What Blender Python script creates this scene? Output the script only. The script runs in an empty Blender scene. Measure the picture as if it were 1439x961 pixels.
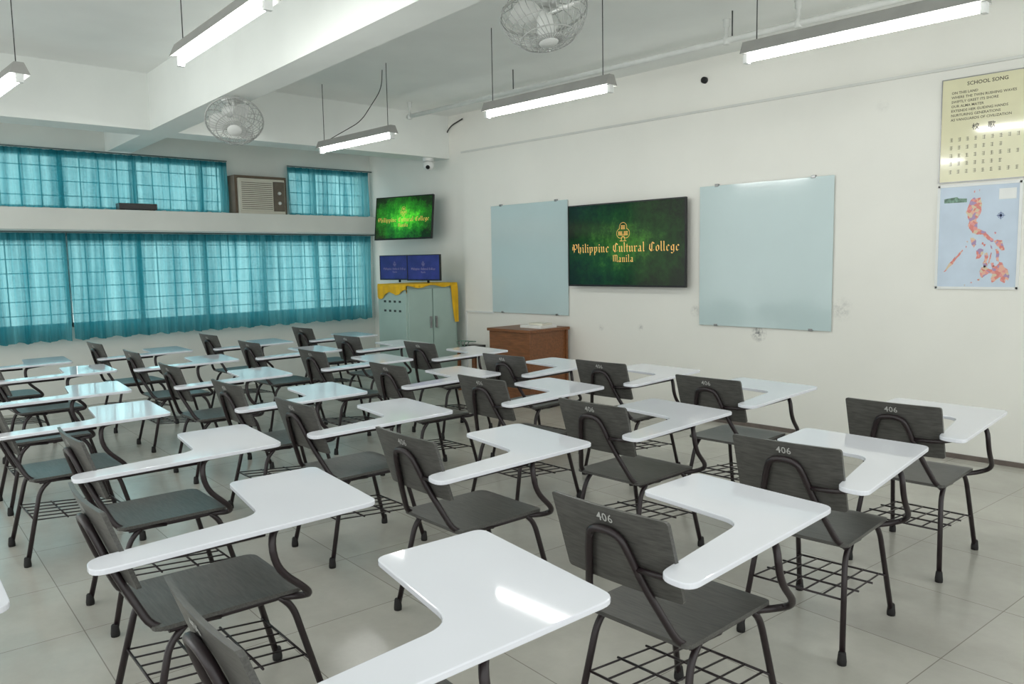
import bpy, bmesh, math, random
from mathutils import Vector, Matrix
random.seed(7)
PI = math.pi
scene = bpy.context.scene
C = scene.collection
scene.view_settings.view_transform = 'Standard'
scene.view_settings.exposure = 0.0

# ---------------------------------------------------------------- camera
CX, CY = 719.5, 480.5
V1, V2 = (-350.0, 385.0), (1900.0, 345.0)
F = math.sqrt(-((V1[0]-CX)*(V2[0]-CX) + (V1[1]-CY)*(V2[1]-CY)))
H = 1.5
ax = -Vector((V1[0]-CX, -(V1[1]-CY), -F)).normalized()
ay = Vector((V2[0]-CX, -(V2[1]-CY), -F)); ay = (ay - ax*ay.dot(ax)).normalized()
az = ax.cross(ay).normalized()
CAM = Vector((0, 0, H))
cd = bpy.data.cameras.new('camera'); cam = bpy.data.objects.new('camera', cd); C.objects.link(cam)
cd.sensor_fit = 'HORIZONTAL'; cd.sensor_width = 36; cd.lens = 36*F/1439; cd.clip_start = .02
m3 = Matrix((ax, ay, az))
cam.matrix_world = Matrix.Translation(CAM) @ m3.to_4x4()
scene.camera = cam

def at(u, v, axis, val):
    p = Vector((u-CX, -(v-CY), -F))
    d = Vector((p.dot(ax), p.dot(ay), p.dot(az)))
    return CAM + d*((val-CAM[axis])/d[axis])

# ---------------------------------------------------------------- materials
def S(r, g, b):
    f = lambda c: (c/255/12.92) if c <= 10 else ((c/255+.055)/1.055)**2.4
    return (f(r), f(g), f(b))

def mat(name, col, rough=.5, metal=0, var=0, scale=6, stretch=(1,1,1), bump=0, coat=0, emit=0, detail=4, spec=.5):
    m = bpy.data.materials.new(name); m.use_nodes = True
    nt = m.node_tree; N = nt.nodes; L = nt.links
    b = N['Principled BSDF']
    b.inputs['Base Color'].default_value = (*col, 1)
    b.inputs['Roughness'].default_value = rough
    b.inputs['Metallic'].default_value = metal
    b.inputs['Coat Weight'].default_value = coat
    b.inputs['Coat Roughness'].default_value = .05
    b.inputs['Specular IOR Level'].default_value = spec
    if var or bump:
        tc = N.new('ShaderNodeTexCoord'); mp = N.new('ShaderNodeMapping'); nz = N.new('ShaderNodeTexNoise')
        mp.inputs['Scale'].default_value = stretch
        nz.inputs['Scale'].default_value = scale; nz.inputs['Detail'].default_value = detail
        L.new(tc.outputs['Object'], mp.inputs['Vector']); L.new(mp.outputs['Vector'], nz.inputs['Vector'])
        cr = N.new('ShaderNodeValToRGB')
        cr.color_ramp.elements[0].position = .3; cr.color_ramp.elements[1].position = .7
        cr.color_ramp.elements[0].color = (*[c*(1-var) for c in col], 1)
        cr.color_ramp.elements[1].color = (*[min(1, c*(1+var)) for c in col], 1)
        L.new(nz.outputs['Fac'], cr.inputs['Fac']); L.new(cr.outputs['Color'], b.inputs['Base Color'])
        if emit:
            L.new(cr.outputs['Color'], b.inputs['Emission Color'])
        if bump:
            bp = N.new('ShaderNodeBump'); bp.inputs['Strength'].default_value = bump; bp.inputs['Distance'].default_value = .01
            L.new(nz.outputs['Fac'], bp.inputs['Height']); L.new(bp.outputs['Normal'], b.inputs['Normal'])
    elif emit:
        b.inputs['Emission Color'].default_value = (*col, 1)
    if emit: b.inputs['Emission Strength'].default_value = emit
    return m

M = {}
M['ceiling'] = mat('ceiling_paint', S(238,240,237), .8, var=.04, scale=1.5)
M['beam'] = mat('beam_paint', S(233,236,232), .7, var=.03, scale=2)
M['leftwall'] = mat('window_wall_paint', S(228,229,223), .7, var=.04, scale=2)
M['base'] = mat('baseboard_brown', S(104,94,88), .5, var=.2, scale=10)
M['ledge'] = mat('ledge_paint', S(210,211,206), .6, var=.05, scale=4)
M['wood'] = mat('grey_plywood', S(77,76,73), .36, var=.3, scale=5, stretch=(3,30,30), detail=6, spec=.45)
M['tablet'] = mat('white_laminate', S(225,227,234), .05, var=.015, scale=3, spec=.34)
M['metal'] = mat('black_tube', S(34,24,27), .35, var=.2, scale=15)
M['rubber'] = mat('black_rubber', S(22,20,20), .7, var=.2, scale=20)
M['stencil'] = mat('white_stencil', S(178,178,174), .6, var=.12, scale=60)
M['board'] = mat('pale_glass_board', S(190,208,209), .12, var=.025, scale=1.6, coat=.3)
M['chrome'] = mat('steel_clip', S(150,150,150), .3, 1, var=.1, scale=20)
M['black'] = mat('black_plastic', S(20,20,22), .35, var=.15, scale=20)
M['gold'] = mat('gold_lettering', S(212,164,92), .4, var=.12, scale=40, emit=.6)
M['screentext'] = mat('pale_lettering', S(120,112,134), .4, var=.06, scale=40, emit=.45)
M['blue'] = mat('blue_screen', S(36,40,92), .2, var=.3, scale=6, emit=.65)
M['alu'] = mat('window_aluminium', S(186,194,194), .5, var=.1, scale=10)
M['steel'] = mat('grey_green_steel', S(166,188,180), .4, var=.05, scale=4)
M['steeldark'] = mat('dark_hole', S(40,48,48), .6, var=.1, scale=10)
M['yellow'] = mat('yellow_cloth', S(226,178,28), .8, var=.12, scale=6)
M['desk'] = mat('desk_wood', S(124,78,46), .4, var=.25, scale=4, stretch=(2,14,14), detail=6)
M['paper'] = mat('white_paper', S(228,228,224), .7, var=.04, scale=8)
M['poster'] = mat('cream_poster', S(224,220,186), .1, var=.04, scale=4, coat=.5)
M['mapblue'] = mat('map_sea', S(188,203,219), .16, var=.06, scale=5, coat=.4)
M['ink'] = mat('dark_ink', S(70,66,52), .5, var=.15, scale=30)
M['inkblue'] = mat('blue_ink', S(84,100,146), .5, var=.15, scale=30)
M['inkgreen'] = mat('green_ink', S(110,140,124), .5, var=.5, scale=60)
M['fixture'] = mat('fixture_enamel', S(150,150,146), .5, var=.06, scale=8)
M['fan'] = mat('fan_grey', S(214,216,213), .4, var=.06, scale=12)
M['fanwire'] = mat('fan_wire', S(168,170,167), .4, 0, var=.1, scale=12)
M['pipe'] = mat('pipe_paint', S(214,216,212), .5, var=.06, scale=10)
M['ac'] = mat('beige_plastic', S(218,213,199), .5, var=.05, scale=8)
M['acdark'] = mat('brown_grille', S(104,94,82), .5, var=.12, scale=20)
M['cable'] = mat('dark_cable', S(60,60,60), .5, var=.1, scale=20)
M['white'] = mat('white_plastic', S(226,228,226), .4, var=.03, scale=10)
M['rod'] = mat('brown_rod', S(104,88,72), .5, var=.15, scale=12)
M['tealrod'] = mat('grey_teal_rod', S(96,112,112), .5, var=.15, scale=12)

def emission(name, col, strength):
    m = bpy.data.materials.new(name); m.use_nodes = True
    b = m.node_tree.nodes['Principled BSDF']
    b.inputs['Base Color'].default_value = (.9,.9,.9,1)
    b.inputs['Emission Color'].default_value = (*col, 1); b.inputs['Emission Strength'].default_value = strength
    return m
M['tube'] = emission('glowing_tube', (.99, 1, .97), 48)

def screen_green(name, k, strength):
    m = bpy.data.materials.new(name); m.use_nodes = True
    nt = m.node_tree; N = nt.nodes; L = nt.links; b = N['Principled BSDF']
    tc = N.new('ShaderNodeTexCoord'); nz = N.new('ShaderNodeTexNoise'); nz.inputs['Scale'].default_value = 7; nz.inputs['Detail'].default_value = 10
    nz.inputs['Roughness'].default_value = .82
    L.new(tc.outputs['Object'], nz.inputs['Vector'])
    ln = N.new('ShaderNodeVectorMath'); ln.operation = 'LENGTH'
    mp = N.new('ShaderNodeMapping'); mp.inputs['Location'].default_value = (-.5,0,-.5)
    L.new(tc.outputs['Generated'], mp.inputs['Vector'])
    sc = N.new('ShaderNodeVectorMath'); sc.operation = 'MULTIPLY'; sc.inputs[1].default_value = (1, 0, 1)
    L.new(mp.outputs['Vector'], sc.inputs[0]); L.new(sc.outputs['Vector'], ln.inputs[0])
    ma = N.new('ShaderNodeMath'); ma.operation = 'MULTIPLY_ADD'; ma.inputs[1].default_value = -.72
    L.new(ln.outputs['Value'], ma.inputs[0]); L.new(nz.outputs['Fac'], ma.inputs[2])
    cr = N.new('ShaderNodeValToRGB'); e = cr.color_ramp.elements
    e[0].position = .06; e[0].color = (*S(9,24,9), 1)
    e[1].position = .58; e[1].color = (*S(74,134*k,44), 1)
    q = e.new(.3); q.color = (*S(22,64*k,20), 1)
    L.new(ma.outputs['Value'], cr.inputs['Fac'])
    b.inputs['Base Color'].default_value = (.004,.006,.004,1)
    b.inputs['Roughness'].default_value = .1
    L.new(cr.outputs['Color'], b.inputs['Emission Color']); b.inputs['Emission Strength'].default_value = strength
    return m
M['green'] = screen_green('dark_green_screen', 1, .85)
M['brightgreen'] = screen_green('bright_green_screen', 1.4, 2.2)

def island_mat():
    m = bpy.data.materials.new('map_provinces'); m.use_nodes = True
    nt = m.node_tree; N = nt.nodes; L = nt.links; b = N['Principled BSDF']
    tc = N.new('ShaderNodeTexCoord'); vo = N.new('ShaderNodeTexVoronoi'); vo.inputs['Scale'].default_value = 48
    L.new(tc.outputs['Object'], vo.inputs['Vector'])
    sp = N.new('ShaderNodeSeparateColor'); L.new(vo.outputs['Color'], sp.inputs[0])
    cr = N.new('ShaderNodeValToRGB'); cr.color_ramp.interpolation = 'CONSTANT'; e = cr.color_ramp.elements
    e[0].position = 0; e[0].color = (*S(212,128,118), 1); e[1].position = .8; e[1].color = (*S(164,138,174), 1)
    for p, c in ((.3,(222,168,148)),(.48,(220,146,140)),(.64,(210,190,160))):
        q = e.new(p); q.color = (*S(*c), 1)
    L.new(sp.outputs[0], cr.inputs['Fac']); L.new(cr.outputs['Color'], b.inputs['Base Color'])
    b.inputs['Roughness'].default_value = .25
    return m
M['island'] = island_mat()

def front_wall_mat():
    m = mat('whiteboard_wall_paint', S(233,232,225), .6, var=.03, scale=1.3, detail=7)
    nt = m.node_tree; N = nt.nodes; L = nt.links; b = N['Principled BSDF']
    src = b.inputs['Base Color'].links[0].from_socket
    geo = N.new('ShaderNodeNewGeometry')
    nz = N.new('ShaderNodeTexNoise'); nz.inputs['Scale'].default_value = 26; nz.inputs['Detail'].default_value = 6; nz.inputs['Roughness'].default_value = .75
    L.new(geo.outputs['Position'], nz.inputs['Vector'])
    pw = N.new('ShaderNodeMapRange'); pw.inputs['From Min'].default_value = .42; pw.inputs['From Max'].default_value = .62
    L.new(nz.outputs['Fac'], pw.inputs['Value'])
    for (u, v, r, k) in [(1066,468,.085,.85), (977,437,.06,.35), (1182,434,.11,.25), (1240,150,.06,.1), (900,460,.04,.3), (845,460,.04,.25)]:
        p = at(u, v, 1, 6.29)
        d = N.new('ShaderNodeVectorMath'); d.operation = 'DISTANCE'; d.inputs[1].default_value = p
        L.new(geo.outputs['Position'], d.inputs[0])
        mr = N.new('ShaderNodeMapRange'); mr.inputs['From Min'].default_value = r; mr.inputs['From Max'].default_value = 0
        mr.inputs['To Max'].default_value = 1
        L.new(d.outputs['Value'], mr.inputs['Value'])
        mu = N.new('ShaderNodeMath'); mu.operation = 'MULTIPLY'; L.new(mr.outputs['Result'], mu.inputs[0]); L.new(pw.outputs['Result'], mu.inputs[1])
        m2 = N.new('ShaderNodeMath'); m2.operation = 'MULTIPLY'; m2.inputs[1].default_value = 1.8*k; m2.use_clamp = True
        L.new(mu.outputs['Value'], m2.inputs[0])
        mx = N.new('ShaderNodeMixRGB'); mx.inputs['Color2'].default_value = (*S(120,122,122), 1)
        L.new(m2.outputs['Value'], mx.inputs['Fac']); L.new(src, mx.inputs['Color1']); src = mx.outputs['Color']
    L.new(src, b.inputs['Base Color'])
    return m
M['frontwall'] = front_wall_mat()

def floor_mat():
    m = bpy.data.materials.new('floor_tiles'); m.use_nodes = True
    nt = m.node_tree; N = nt.nodes; L = nt.links; b = N['Principled BSDF']
    tc = N.new('ShaderNodeTexCoord'); mp = N.new('ShaderNodeMapping'); mp.inputs['Rotation'].default_value = (0,0,math.radians(4.5))
    br = N.new('ShaderNodeTexBrick'); br.offset = 0; br.squash = 1
    br.inputs['Scale'].default_value = 1; br.inputs['Brick Width'].default_value = .6; br.inputs['Row Height'].default_value = .6
    br.inputs['Mortar Size'].default_value = .0025; br.inputs['Mortar Smooth'].default_value = .4; br.inputs['Bias'].default_value = 0
    br.inputs['Color1'].default_value = (*S(190,188,179), 1); br.inputs['Color2'].default_value = (*S(182,180,172), 1)
    br.inputs['Mortar'].default_value = (*S(142,138,130), 1)
    nz = N.new('ShaderNodeTexNoise'); nz.inputs['Scale'].default_value = 2.2; nz.inputs['Detail'].default_value = 9; nz.inputs['Roughness'].default_value = .66
    mx = N.new('ShaderNodeMixRGB'); mx.blend_type = 'MULTIPLY'; mx.inputs['Fac'].default_value = .45
    cr = N.new('ShaderNodeValToRGB'); cr.color_ramp.elements[0].position = .32; cr.color_ramp.elements[1].position = .62
    cr.color_ramp.elements[0].color = (.64,.63,.61,1)
    L.new(tc.outputs['Object'], mp.inputs['Vector']); L.new(mp.outputs['Vector'], br.inputs['Vector']); L.new(tc.outputs['Object'], nz.inputs['Vector'])
    L.new(nz.outputs['Fac'], cr.inputs['Fac']); L.new(br.outputs['Color'], mx.inputs['Color1']); L.new(cr.outputs['Color'], mx.inputs['Color2'])
    L.new(mx.outputs['Color'], b.inputs['Base Color'])
    b.inputs['Roughness'].default_value = .22; b.inputs['Specular IOR Level'].default_value = .45
    return m
M['floor'] = floor_mat()

def curtain_mat():
    m = bpy.data.materials.new('teal_curtain'); m.use_nodes = True
    nt = m.node_tree; N = nt.nodes; L = nt.links
    N.remove(N['Principled BSDF']); out = N['Material Output']
    tc = N.new('ShaderNodeTexCoord'); mp = N.new('ShaderNodeMapping'); mp.inputs['Scale'].default_value = (1, 5, .3)
    nz = N.new('ShaderNodeTexNoise'); nz.inputs['Scale'].default_value = 2; nz.inputs['Detail'].default_value = 6
    L.new(tc.outputs['Object'], mp.inputs['Vector']); L.new(mp.outputs['Vector'], nz.inputs['Vector'])
    cr = N.new('ShaderNodeValToRGB'); cr.color_ramp.elements[0].position = .34; cr.color_ramp.elements[1].position = .64
    cr.color_ramp.elements[0].color = (.035,.26,.32,1); cr.color_ramp.elements[1].color = (.15,.45,.51,1)
    L.new(nz.outputs['Fac'], cr.inputs['Fac'])
    # gathered heading band: doubled cloth near the top edge
    sx = N.new('ShaderNodeSeparateXYZ'); L.new(tc.outputs['Generated'], sx.inputs[0])
    hd = N.new('ShaderNodeMapRange'); hd.inputs['From Min'].default_value = .9; hd.inputs['From Max'].default_value = .94
    L.new(sx.outputs['Z'], hd.inputs['Value'])
    dk = N.new('ShaderNodeMixRGB'); dk.blend_type = 'MULTIPLY'; dk.inputs['Color2'].default_value = (.35,.5,.52,1)
    L.new(hd.outputs['Result'], dk.inputs['Fac']); L.new(cr.outputs['Color'], dk.inputs['Color1'])
    di = N.new('ShaderNodeBsdfDiffuse'); tl = N.new('ShaderNodeBsdfTranslucent'); tr = N.new('ShaderNodeBsdfTransparent')
    L.new(dk.outputs['Color'], di.inputs['Color']); L.new(dk.outputs['Color'], tl.inputs['Color'])
    tr.inputs['Color'].default_value = (.5,.86,.92,1)
    a = N.new('ShaderNodeMixShader'); a.inputs['Fac'].default_value = .64
    L.new(di.outputs[0], a.inputs[1]); L.new(tl.outputs[0], a.inputs[2])
    mr = N.new('ShaderNodeMapRange'); mr.inputs['From Min'].default_value = .34; mr.inputs['From Max'].default_value = .64
    mr.inputs['To Min'].default_value = .13; mr.inputs['To Max'].default_value = .36
    L.new(nz.outputs['Fac'], mr.inputs['Value'])
    iv = N.new('ShaderNodeMath'); iv.operation = 'MULTIPLY_ADD'; iv.inputs[1].default_value = -1; iv.inputs[2].default_value = 1
    L.new(hd.outputs['Result'], iv.inputs[0])
    fm = N.new('ShaderNodeMath'); fm.operation = 'MULTIPLY'; L.new(mr.outputs['Result'], fm.inputs[0]); L.new(iv.outputs['Value'], fm.inputs[1])
    c = N.new('ShaderNodeMixShader'); L.new(fm.outputs['Value'], c.inputs['Fac'])
    L.new(a.outputs[0], c.inputs[1]); L.new(tr.outputs[0], c.inputs[2])
    L.new(c.outputs[0], out.inputs['Surface'])
    return m
M['curtain'] = curtain_mat()

def glass_mat():
    m = bpy.data.materials.new('window_glass'); m.use_nodes = True
    nt = m.node_tree; N = nt.nodes; L = nt.links
    N.remove(N['Principled BSDF']); out = N['Material Output']
    g = N.new('ShaderNodeBsdfGlossy'); g.inputs['Roughness'].default_value = .1
    t = N.new('ShaderNodeBsdfTransparent'); t.inputs['Color'].default_value = (.93,.97,.96,1)
    x = N.new('ShaderNodeMixShader'); x.inputs['Fac'].default_value = .06
    L.new(t.outputs[0], x.inputs[1]); L.new(g.outputs[0], x.inputs[2]); L.new(x.outputs[0], out.inputs['Surface'])
    return m
M['glass'] = glass_mat()

w = bpy.data.worlds.new('sky'); scene.world = w; w.use_nodes = True
bg = w.node_tree.nodes['Background']; bg.inputs['Color'].default_value = (.965,1,.985,1); bg.inputs['Strength'].default_value = 1.7
sl = bpy.data.lights.new('daylight', 'SUN'); sl.energy = 2.4; sl.angle = math.radians(50); sl.color = (.97, 1, 1)
so = bpy.data.objects.new('daylight', sl); C.objects.link(so); so.location = (-14, 3, 6)
so.rotation_euler = Vector((1, .05, -.28)).to_track_quat('-Z', 'Y').to_euler()      # soft daylight falling on the windows from outside

# ---------------------------------------------------------------- helpers
def tag(o, label, cat, group=None):
    o['label'] = label; o['category'] = cat
    if group: o['group'] = group
    return o
def thing(name, label, cat, loc=(0,0,0), rotz=0, group=None, rot=None):
    o = bpy.data.objects.new(name, None); C.objects.link(o); o.empty_display_size = .1
    o.location = loc; o.rotation_euler = rot if rot else (0,0,rotz)
    return tag(o, label, cat, group)
def obj(name, bm, m, parent=None, bevel=0, normals=True, loc=None):
    if normals: bmesh.ops.recalc_face_normals(bm, faces=bm.faces)
    me = bpy.data.meshes.new(name); bm.to_mesh(me); bm.free(); me.materials.append(m)
    o = bpy.data.objects.new(name, me); C.objects.link(o)
    if parent: o.parent = parent
    if loc: o.location = loc
    if bevel:
        b = o.modifiers.new('bevel', 'BEVEL'); b.width = bevel; b.segments = 2; b.limit_method = 'ANGLE'; b.angle_limit = .7
    return o
def struct(name, bm, m, parent=None):
    o = obj(name, bm, m, parent)
    if not parent: o['kind'] = 'structure'
    return o
def B(): return bmesh.new()
def box(bm, x0, x1, y0, y1, z0, z1, mtx=None):
    vs = [Vector((x, y, z)) for x in (x0,x1) for y in (y0,y1) for z in (z0,z1)]
    if mtx: vs = [mtx @ v for v in vs]
    v = [bm.verts.new(p) for p in vs]
    for f in ((0,1,3,2),(4,6,7,5),(0,4,5,1),(2,3,7,6),(0,2,6,4),(1,5,7,3)): bm.faces.new([v[i] for i in f])
    return bm
def boxb(*a): return box(B(), *a)
def tube(bm, pts, r, seg=8, closed=False, mtx=None):
    P = [Vector(p) for p in pts]
    if mtx: P = [mtx @ p for p in P]
    n = len(P); nr = None; rings = []
    for i in range(n):
        a = P[i-1] if (i > 0 or closed) else P[i]; b = P[(i+1) % n] if (i < n-1 or closed) else P[i]
        t = (b-a).normalized()
        if nr is None: nr = t.orthogonal().normalized()
        nr = (nr - t*nr.dot(t)).normalized(); bi = t.cross(nr)
        rings.append([bm.verts.new(P[i] + (nr*math.cos(2*PI*k/seg) + bi*math.sin(2*PI*k/seg))*r) for k in range(seg)])
    for i in range(n if closed else n-1):
        A, D = rings[i], rings[(i+1) % n]
        for k in range(seg):
            f = bm.faces.new((A[k], A[(k+1)%seg], D[(k+1)%seg], D[k])); f.smooth = True
    if not closed: bm.faces.new(rings[0][::-1]); bm.faces.new(rings[-1])
    return bm
def fillet(pts, r, n=5):
    P = [Vector(p) for p in pts]; out = [P[0]]
    for i in range(1, len(P)-1):
        a, b, c = P[i-1], P[i], P[i+1]
        ra = min(r, (a-b).length*.49); rc = min(r, (c-b).length*.49)
        p0 = b + (a-b).normalized()*ra; p2 = b + (c-b).normalized()*rc
        for k in range(n+1):
            t = k/n; out.append(p0*(1-t)**2 + b*2*t*(1-t) + p2*t*t)
    out.append(P[-1]); return out
def round_poly(pts, radii, n=6):
    out = []; N = len(pts)
    for i in range(N):
        a, b, c = (Vector(pts[i-1]), Vector(pts[i]), Vector(pts[(i+1) % N])); r = radii[i]
        p0 = b + (a-b).normalized()*r; p2 = b + (c-b).normalized()*r
        for k in range(n+1):
            t = k/n; out.append(p0*(1-t)**2 + b*2*t*(1-t) + p2*t*t)
    return out
def prism(bm, outline, z0, z1, mtx=None):
    f = (lambda v: mtx @ v) if mtx else (lambda v: v)
    lo = [bm.verts.new(f(Vector((p[0], p[1], z0)))) for p in outline]; hi = [bm.verts.new(f(Vector((p[0], p[1], z1)))) for p in outline]
    bm.faces.new(lo[::-1]); bm.faces.new(hi)
    n = len(lo)
    for i in range(n): bm.faces.new((lo[i], lo[(i+1)%n], hi[(i+1)%n], hi[i]))
    return bm
def lathe(bm, prof, seg=20, mtx=None):
    rings = []
    for r, z in prof:
        rings.append([bm.verts.new((mtx @ Vector((r*math.cos(2*PI*k/seg), r*math.sin(2*PI*k/seg), z))) if mtx else Vector((r*math.cos(2*PI*k/seg), r*math.sin(2*PI*k/seg), z))) for k in range(seg)])
    for A, D in zip(rings, rings[1:]):
        for k in range(seg):
            f = bm.faces.new((A[k], A[(k+1)%seg], D[(k+1)%seg], D[k])); f.smooth = True
    bm.faces.new(rings[0][::-1]); bm.faces.new(rings[-1])
    return bm
def flat(bm, pts, y):           # polygon standing in the x-z plane
    bm.faces.new([bm.verts.new((p[0], y, p[1])) for p in pts]); return bm
def ring(bm, cx, cz, r, wd, y, n=24):
    a = [bm.verts.new((cx+r*math.cos(2*PI*k/n), y, cz+r*math.sin(2*PI*k/n))) for k in range(n)]
    b = [bm.verts.new((cx+(r-wd)*math.cos(2*PI*k/n), y, cz+(r-wd)*math.sin(2*PI*k/n))) for k in range(n)]
    for k in range(n): bm.faces.new((a[k], a[(k+1)%n], b[(k+1)%n], b[k]))
UP = Matrix.Rotation(PI/2, 4, 'X')
def text_bm(body, size, mtx, bm=None, align='CENTER', space=1.0, bold=0):
    cu = bpy.data.curves.new('lettering', 'FONT'); cu.body = body; cu.size = size; cu.align_x = align; cu.align_y = 'CENTER'
    cu.resolution_u = 2; cu.space_character = space; cu.offset = bold
    o = bpy.data.objects.new('lettering', cu); C.objects.link(o)
    bpy.context.view_layer.update()
    me = bpy.data.meshes.new_from_object(o.evaluated_get(bpy.context.evaluated_depsgraph_get()))
    me.transform(mtx)
    if bm is None: bm = B()
    bm.from_mesh(me)
    bpy.data.objects.remove(o); bpy.data.curves.remove(cu); bpy.data.meshes.remove(me)
    return bm
def strokes(bm, lines, x, z, size, wd, y):       # plain pen strokes of even width
    for s in lines:
        for (a, b) in zip(s, s[1:]):
            p = Vector((x+a[0]*size, z+a[1]*size)); q = Vector((x+b[0]*size, z+b[1]*size)); d = (q-p).normalized(); n = Vector((-d.y, d.x))*wd/2; p = p-d*wd*.4; q = q+d*wd*.4
            flat(bm, [p-n, q-n, q+n, p+n], y)
    return bm
def copy_tree(o, parent=None):
    c = o.copy(); C.objects.link(c); c.parent = parent
    for ch in list(o.children): copy_tree(ch, c)
    return c

# broad-nib blackletter
mn = lambda x: [(x-.1,1.0),(x+.02,.88),(x+.02,.14),(x+.14,0)]
GL = {
 'i': (.5, [mn(0), [(-.06,1.42),(.07,1.3)]]),
 'n': (.95, [mn(0), [(.1,.82),(.32,1),(.45,.88),(.45,.14),(.57,0)]]),
 'u': (.95, [mn(0), mn(.45), [(.12,.04),(.42,.2)]]),
 'h': (.95, [[(-.06,1.65),(.02,1.52),(.02,.14),(.12,0)], [(.1,.82),(.32,1),(.45,.88),(.45,.1),(.3,-.22)]]),
 'l': (.5, [[(-.06,1.65),(.02,1.52),(.02,.14),(.14,0)]]),
 't': (.55, [[(.02,1.35),(.02,.14),(.16,0)], [(-.15,.93),(.25,.97)]]),
 'p': (.95, [[(-.1,1),(.02,.88),(.02,-.5)], [(.1,.85),(.3,1),(.45,.88),(.45,.2),(.25,0),(.05,.12)]]),
 'e': (.8, [[(.25,1),(.02,.8),(.02,.2),(.2,0),(.45,.16)], [(.25,1),(.45,.8),(.08,.5)]]),
 'a': (.95, [[(.02,.85),(.25,1),(.42,.85),(.42,.14),(.54,0)], [(.42,.6),(.05,.42),(.05,.15),(.2,0),(.42,.15)]]),
 'r': (.7, [mn(0), [(.1,.85),(.27,1),(.42,.86)]]),
 'o': (.9, [[(.25,1),(.02,.8),(.02,.2),(.25,0),(.48,.2),(.48,.8),(.25,1)]]),
 'g': (.9, [[(.45,.85),(.25,1),(.02,.8),(.02,.25),(.2,.08),(.45,.25)], [(.45,1),(.45,-.2),(.25,-.45),(0,-.3)]]),
 'P': (1.25, [[(.05,1.55),(.3,1.4),(.3,.1),(.08,-.1)], [(0,1.2),(0,.5)], [(.3,1.3),(.6,1.6),(.9,1.35),(.9,.8),(.65,.6),(.35,.75)]]),
 'C': (1.3, [[(.95,1.3),(.6,1.55),(.15,1.2),(.1,.4),(.45,0),(.95,.25)], [(.52,1.4),(.52,.2)]]),
 'M': (1.45, [[(-.05,1.4),(.15,1.5),(.15,.14),(0,0)], [(.15,1.4),(.45,1.6),(.6,1.45),(.6,.1)], [(.6,1.4),(.85,1.6),(1.05,1.4),(1.05,.14),(1.18,0)]]),
 ' ': (.55, [])}
def blackletter(bm, text, xh, cx, z, y, nib=.21, wide=1.0):
    xw = xh*wide
    tot = sum(GL[c][0] for c in text)*xw; x = cx - tot/2 + .1*xw
    nx, nz = math.cos(.7)*nib*xw/2, math.sin(.7)*nib*xh/2
    for c in text:
        adv, st = GL[c]
        for s in st:
            for (a, b) in zip(s, s[1:]):
                p = (x+a[0]*xw, z+a[1]*xh); q = (x+b[0]*xw, z+b[1]*xh)
                flat(bm, [(p[0]-nx,p[1]-nz),(q[0]-nx,q[1]-nz),(q[0]+nx,q[1]+nz),(p[0]+nx,p[1]+nz)], y)
        x += adv*xw
    return bm
def emblem(bm, cx, cz, r, y):
    k = .46
    for a in (90, 210, 330):       # trefoil outline with small marks inside
        n = 18; a0 = math.radians(a); oc = (cx+r*k*math.cos(a0), cz+r*k*math.sin(a0))
        for i in range(n):
            t0 = a0 - 1.9 + 3.8*i/n; t1 = a0 - 1.9 + 3.8*(i+1)/n; ro, ri = r*.56, r*.51
            flat(bm, [(oc[0]+ro*math.cos(t0),oc[1]+ro*math.sin(t0)),(oc[0]+ro*math.cos(t1),oc[1]+ro*math.sin(t1)),(oc[0]+ri*math.cos(t1),oc[1]+ri*math.sin(t1)),(oc[0]+ri*math.cos(t0),oc[1]+ri*math.sin(t0))], y)
        for dx in (-.24, -.05, .14):
            flat(bm, [(oc[0]+r*dx,oc[1]-r*.24),(oc[0]+r*(dx+.06),oc[1]-r*.24),(oc[0]+r*(dx+.06),oc[1]+r*.24),(oc[0]+r*dx,oc[1]+r*.24)], y)
        for dz in (-.2, -.03, .14):
            flat(bm, [(oc[0]-r*.3,oc[1]+r*dz),(oc[0]+r*.3,oc[1]+r*dz),(oc[0]+r*.3,oc[1]+r*(dz+.05)),(oc[0]-r*.3,oc[1]+r*(dz+.05))], y)
    for sx in (-1, 1):
        flat(bm, [(cx+sx*r*.03,cz-r*.3),(cx+sx*r*.08,cz-r*.3),(cx+sx*r*.34,cz-r*1.1),(cx+sx*r*.26,cz-r*1.1)], y)
    flat(bm, [(cx-r*.5,cz-r*1.06),(cx+r*.5,cz-r*1.06),(cx+r*.5,cz-r*1.12),(cx-r*.5,cz-r*1.12)], y)
    return bm

# ---------------------------------------------------------------- room shell
YW, YB, XC = 6.29, 6.35, -7.43          # clad wall face, bare wall face, end of the cladding
XR, YN, ZC, ZB = 2.6, -2.4, 3.27, 2.76  # right end, near end, ceiling, beam underside
struct('floor', boxb(-9.8, XR, YN, YB+.15, -.1, 0), M['floor'])
struct('ceiling', boxb(-9.8, XR, YN, YB+.15, ZC, ZC+.1), M['ceiling'])
struct('wall_front', boxb(XC, XR, YW, YB+.15, 0, 2.8), M['frontwall'])
bm = boxb(-9.8, XC, YB, YB+.15, 0, ZC); box(bm, XC, XR, YB, YB+.15, 2.8, ZC)
struct('wall_corner', bm, M['frontwall'])
struct('trim_1', boxb(XC-.01, XR, YW-.015, YB, 2.79, 2.81), M['ledge'])
struct('baseboard_front', boxb(-4.9, XR, YW-.012, YW, 0, .035), M['base'])
bm = boxb(-9.8, -9.5, YN, YB, 0, .86)
box(bm, -9.8, -9.5, YN, YB, 1.90, 2.12)
box(bm, -9.8, -9.5, YN, YB, 2.74, ZC)
for y0, y1 in ((YN, .2), (6.27, YB)):
    box(bm, -9.8, -9.5, y0, y1, .86, 1.9); box(bm, -9.8, -9.5, y0, y1, 2.12, 2.74)
struct('wall_left', bm, M['leftwall'])
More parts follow.
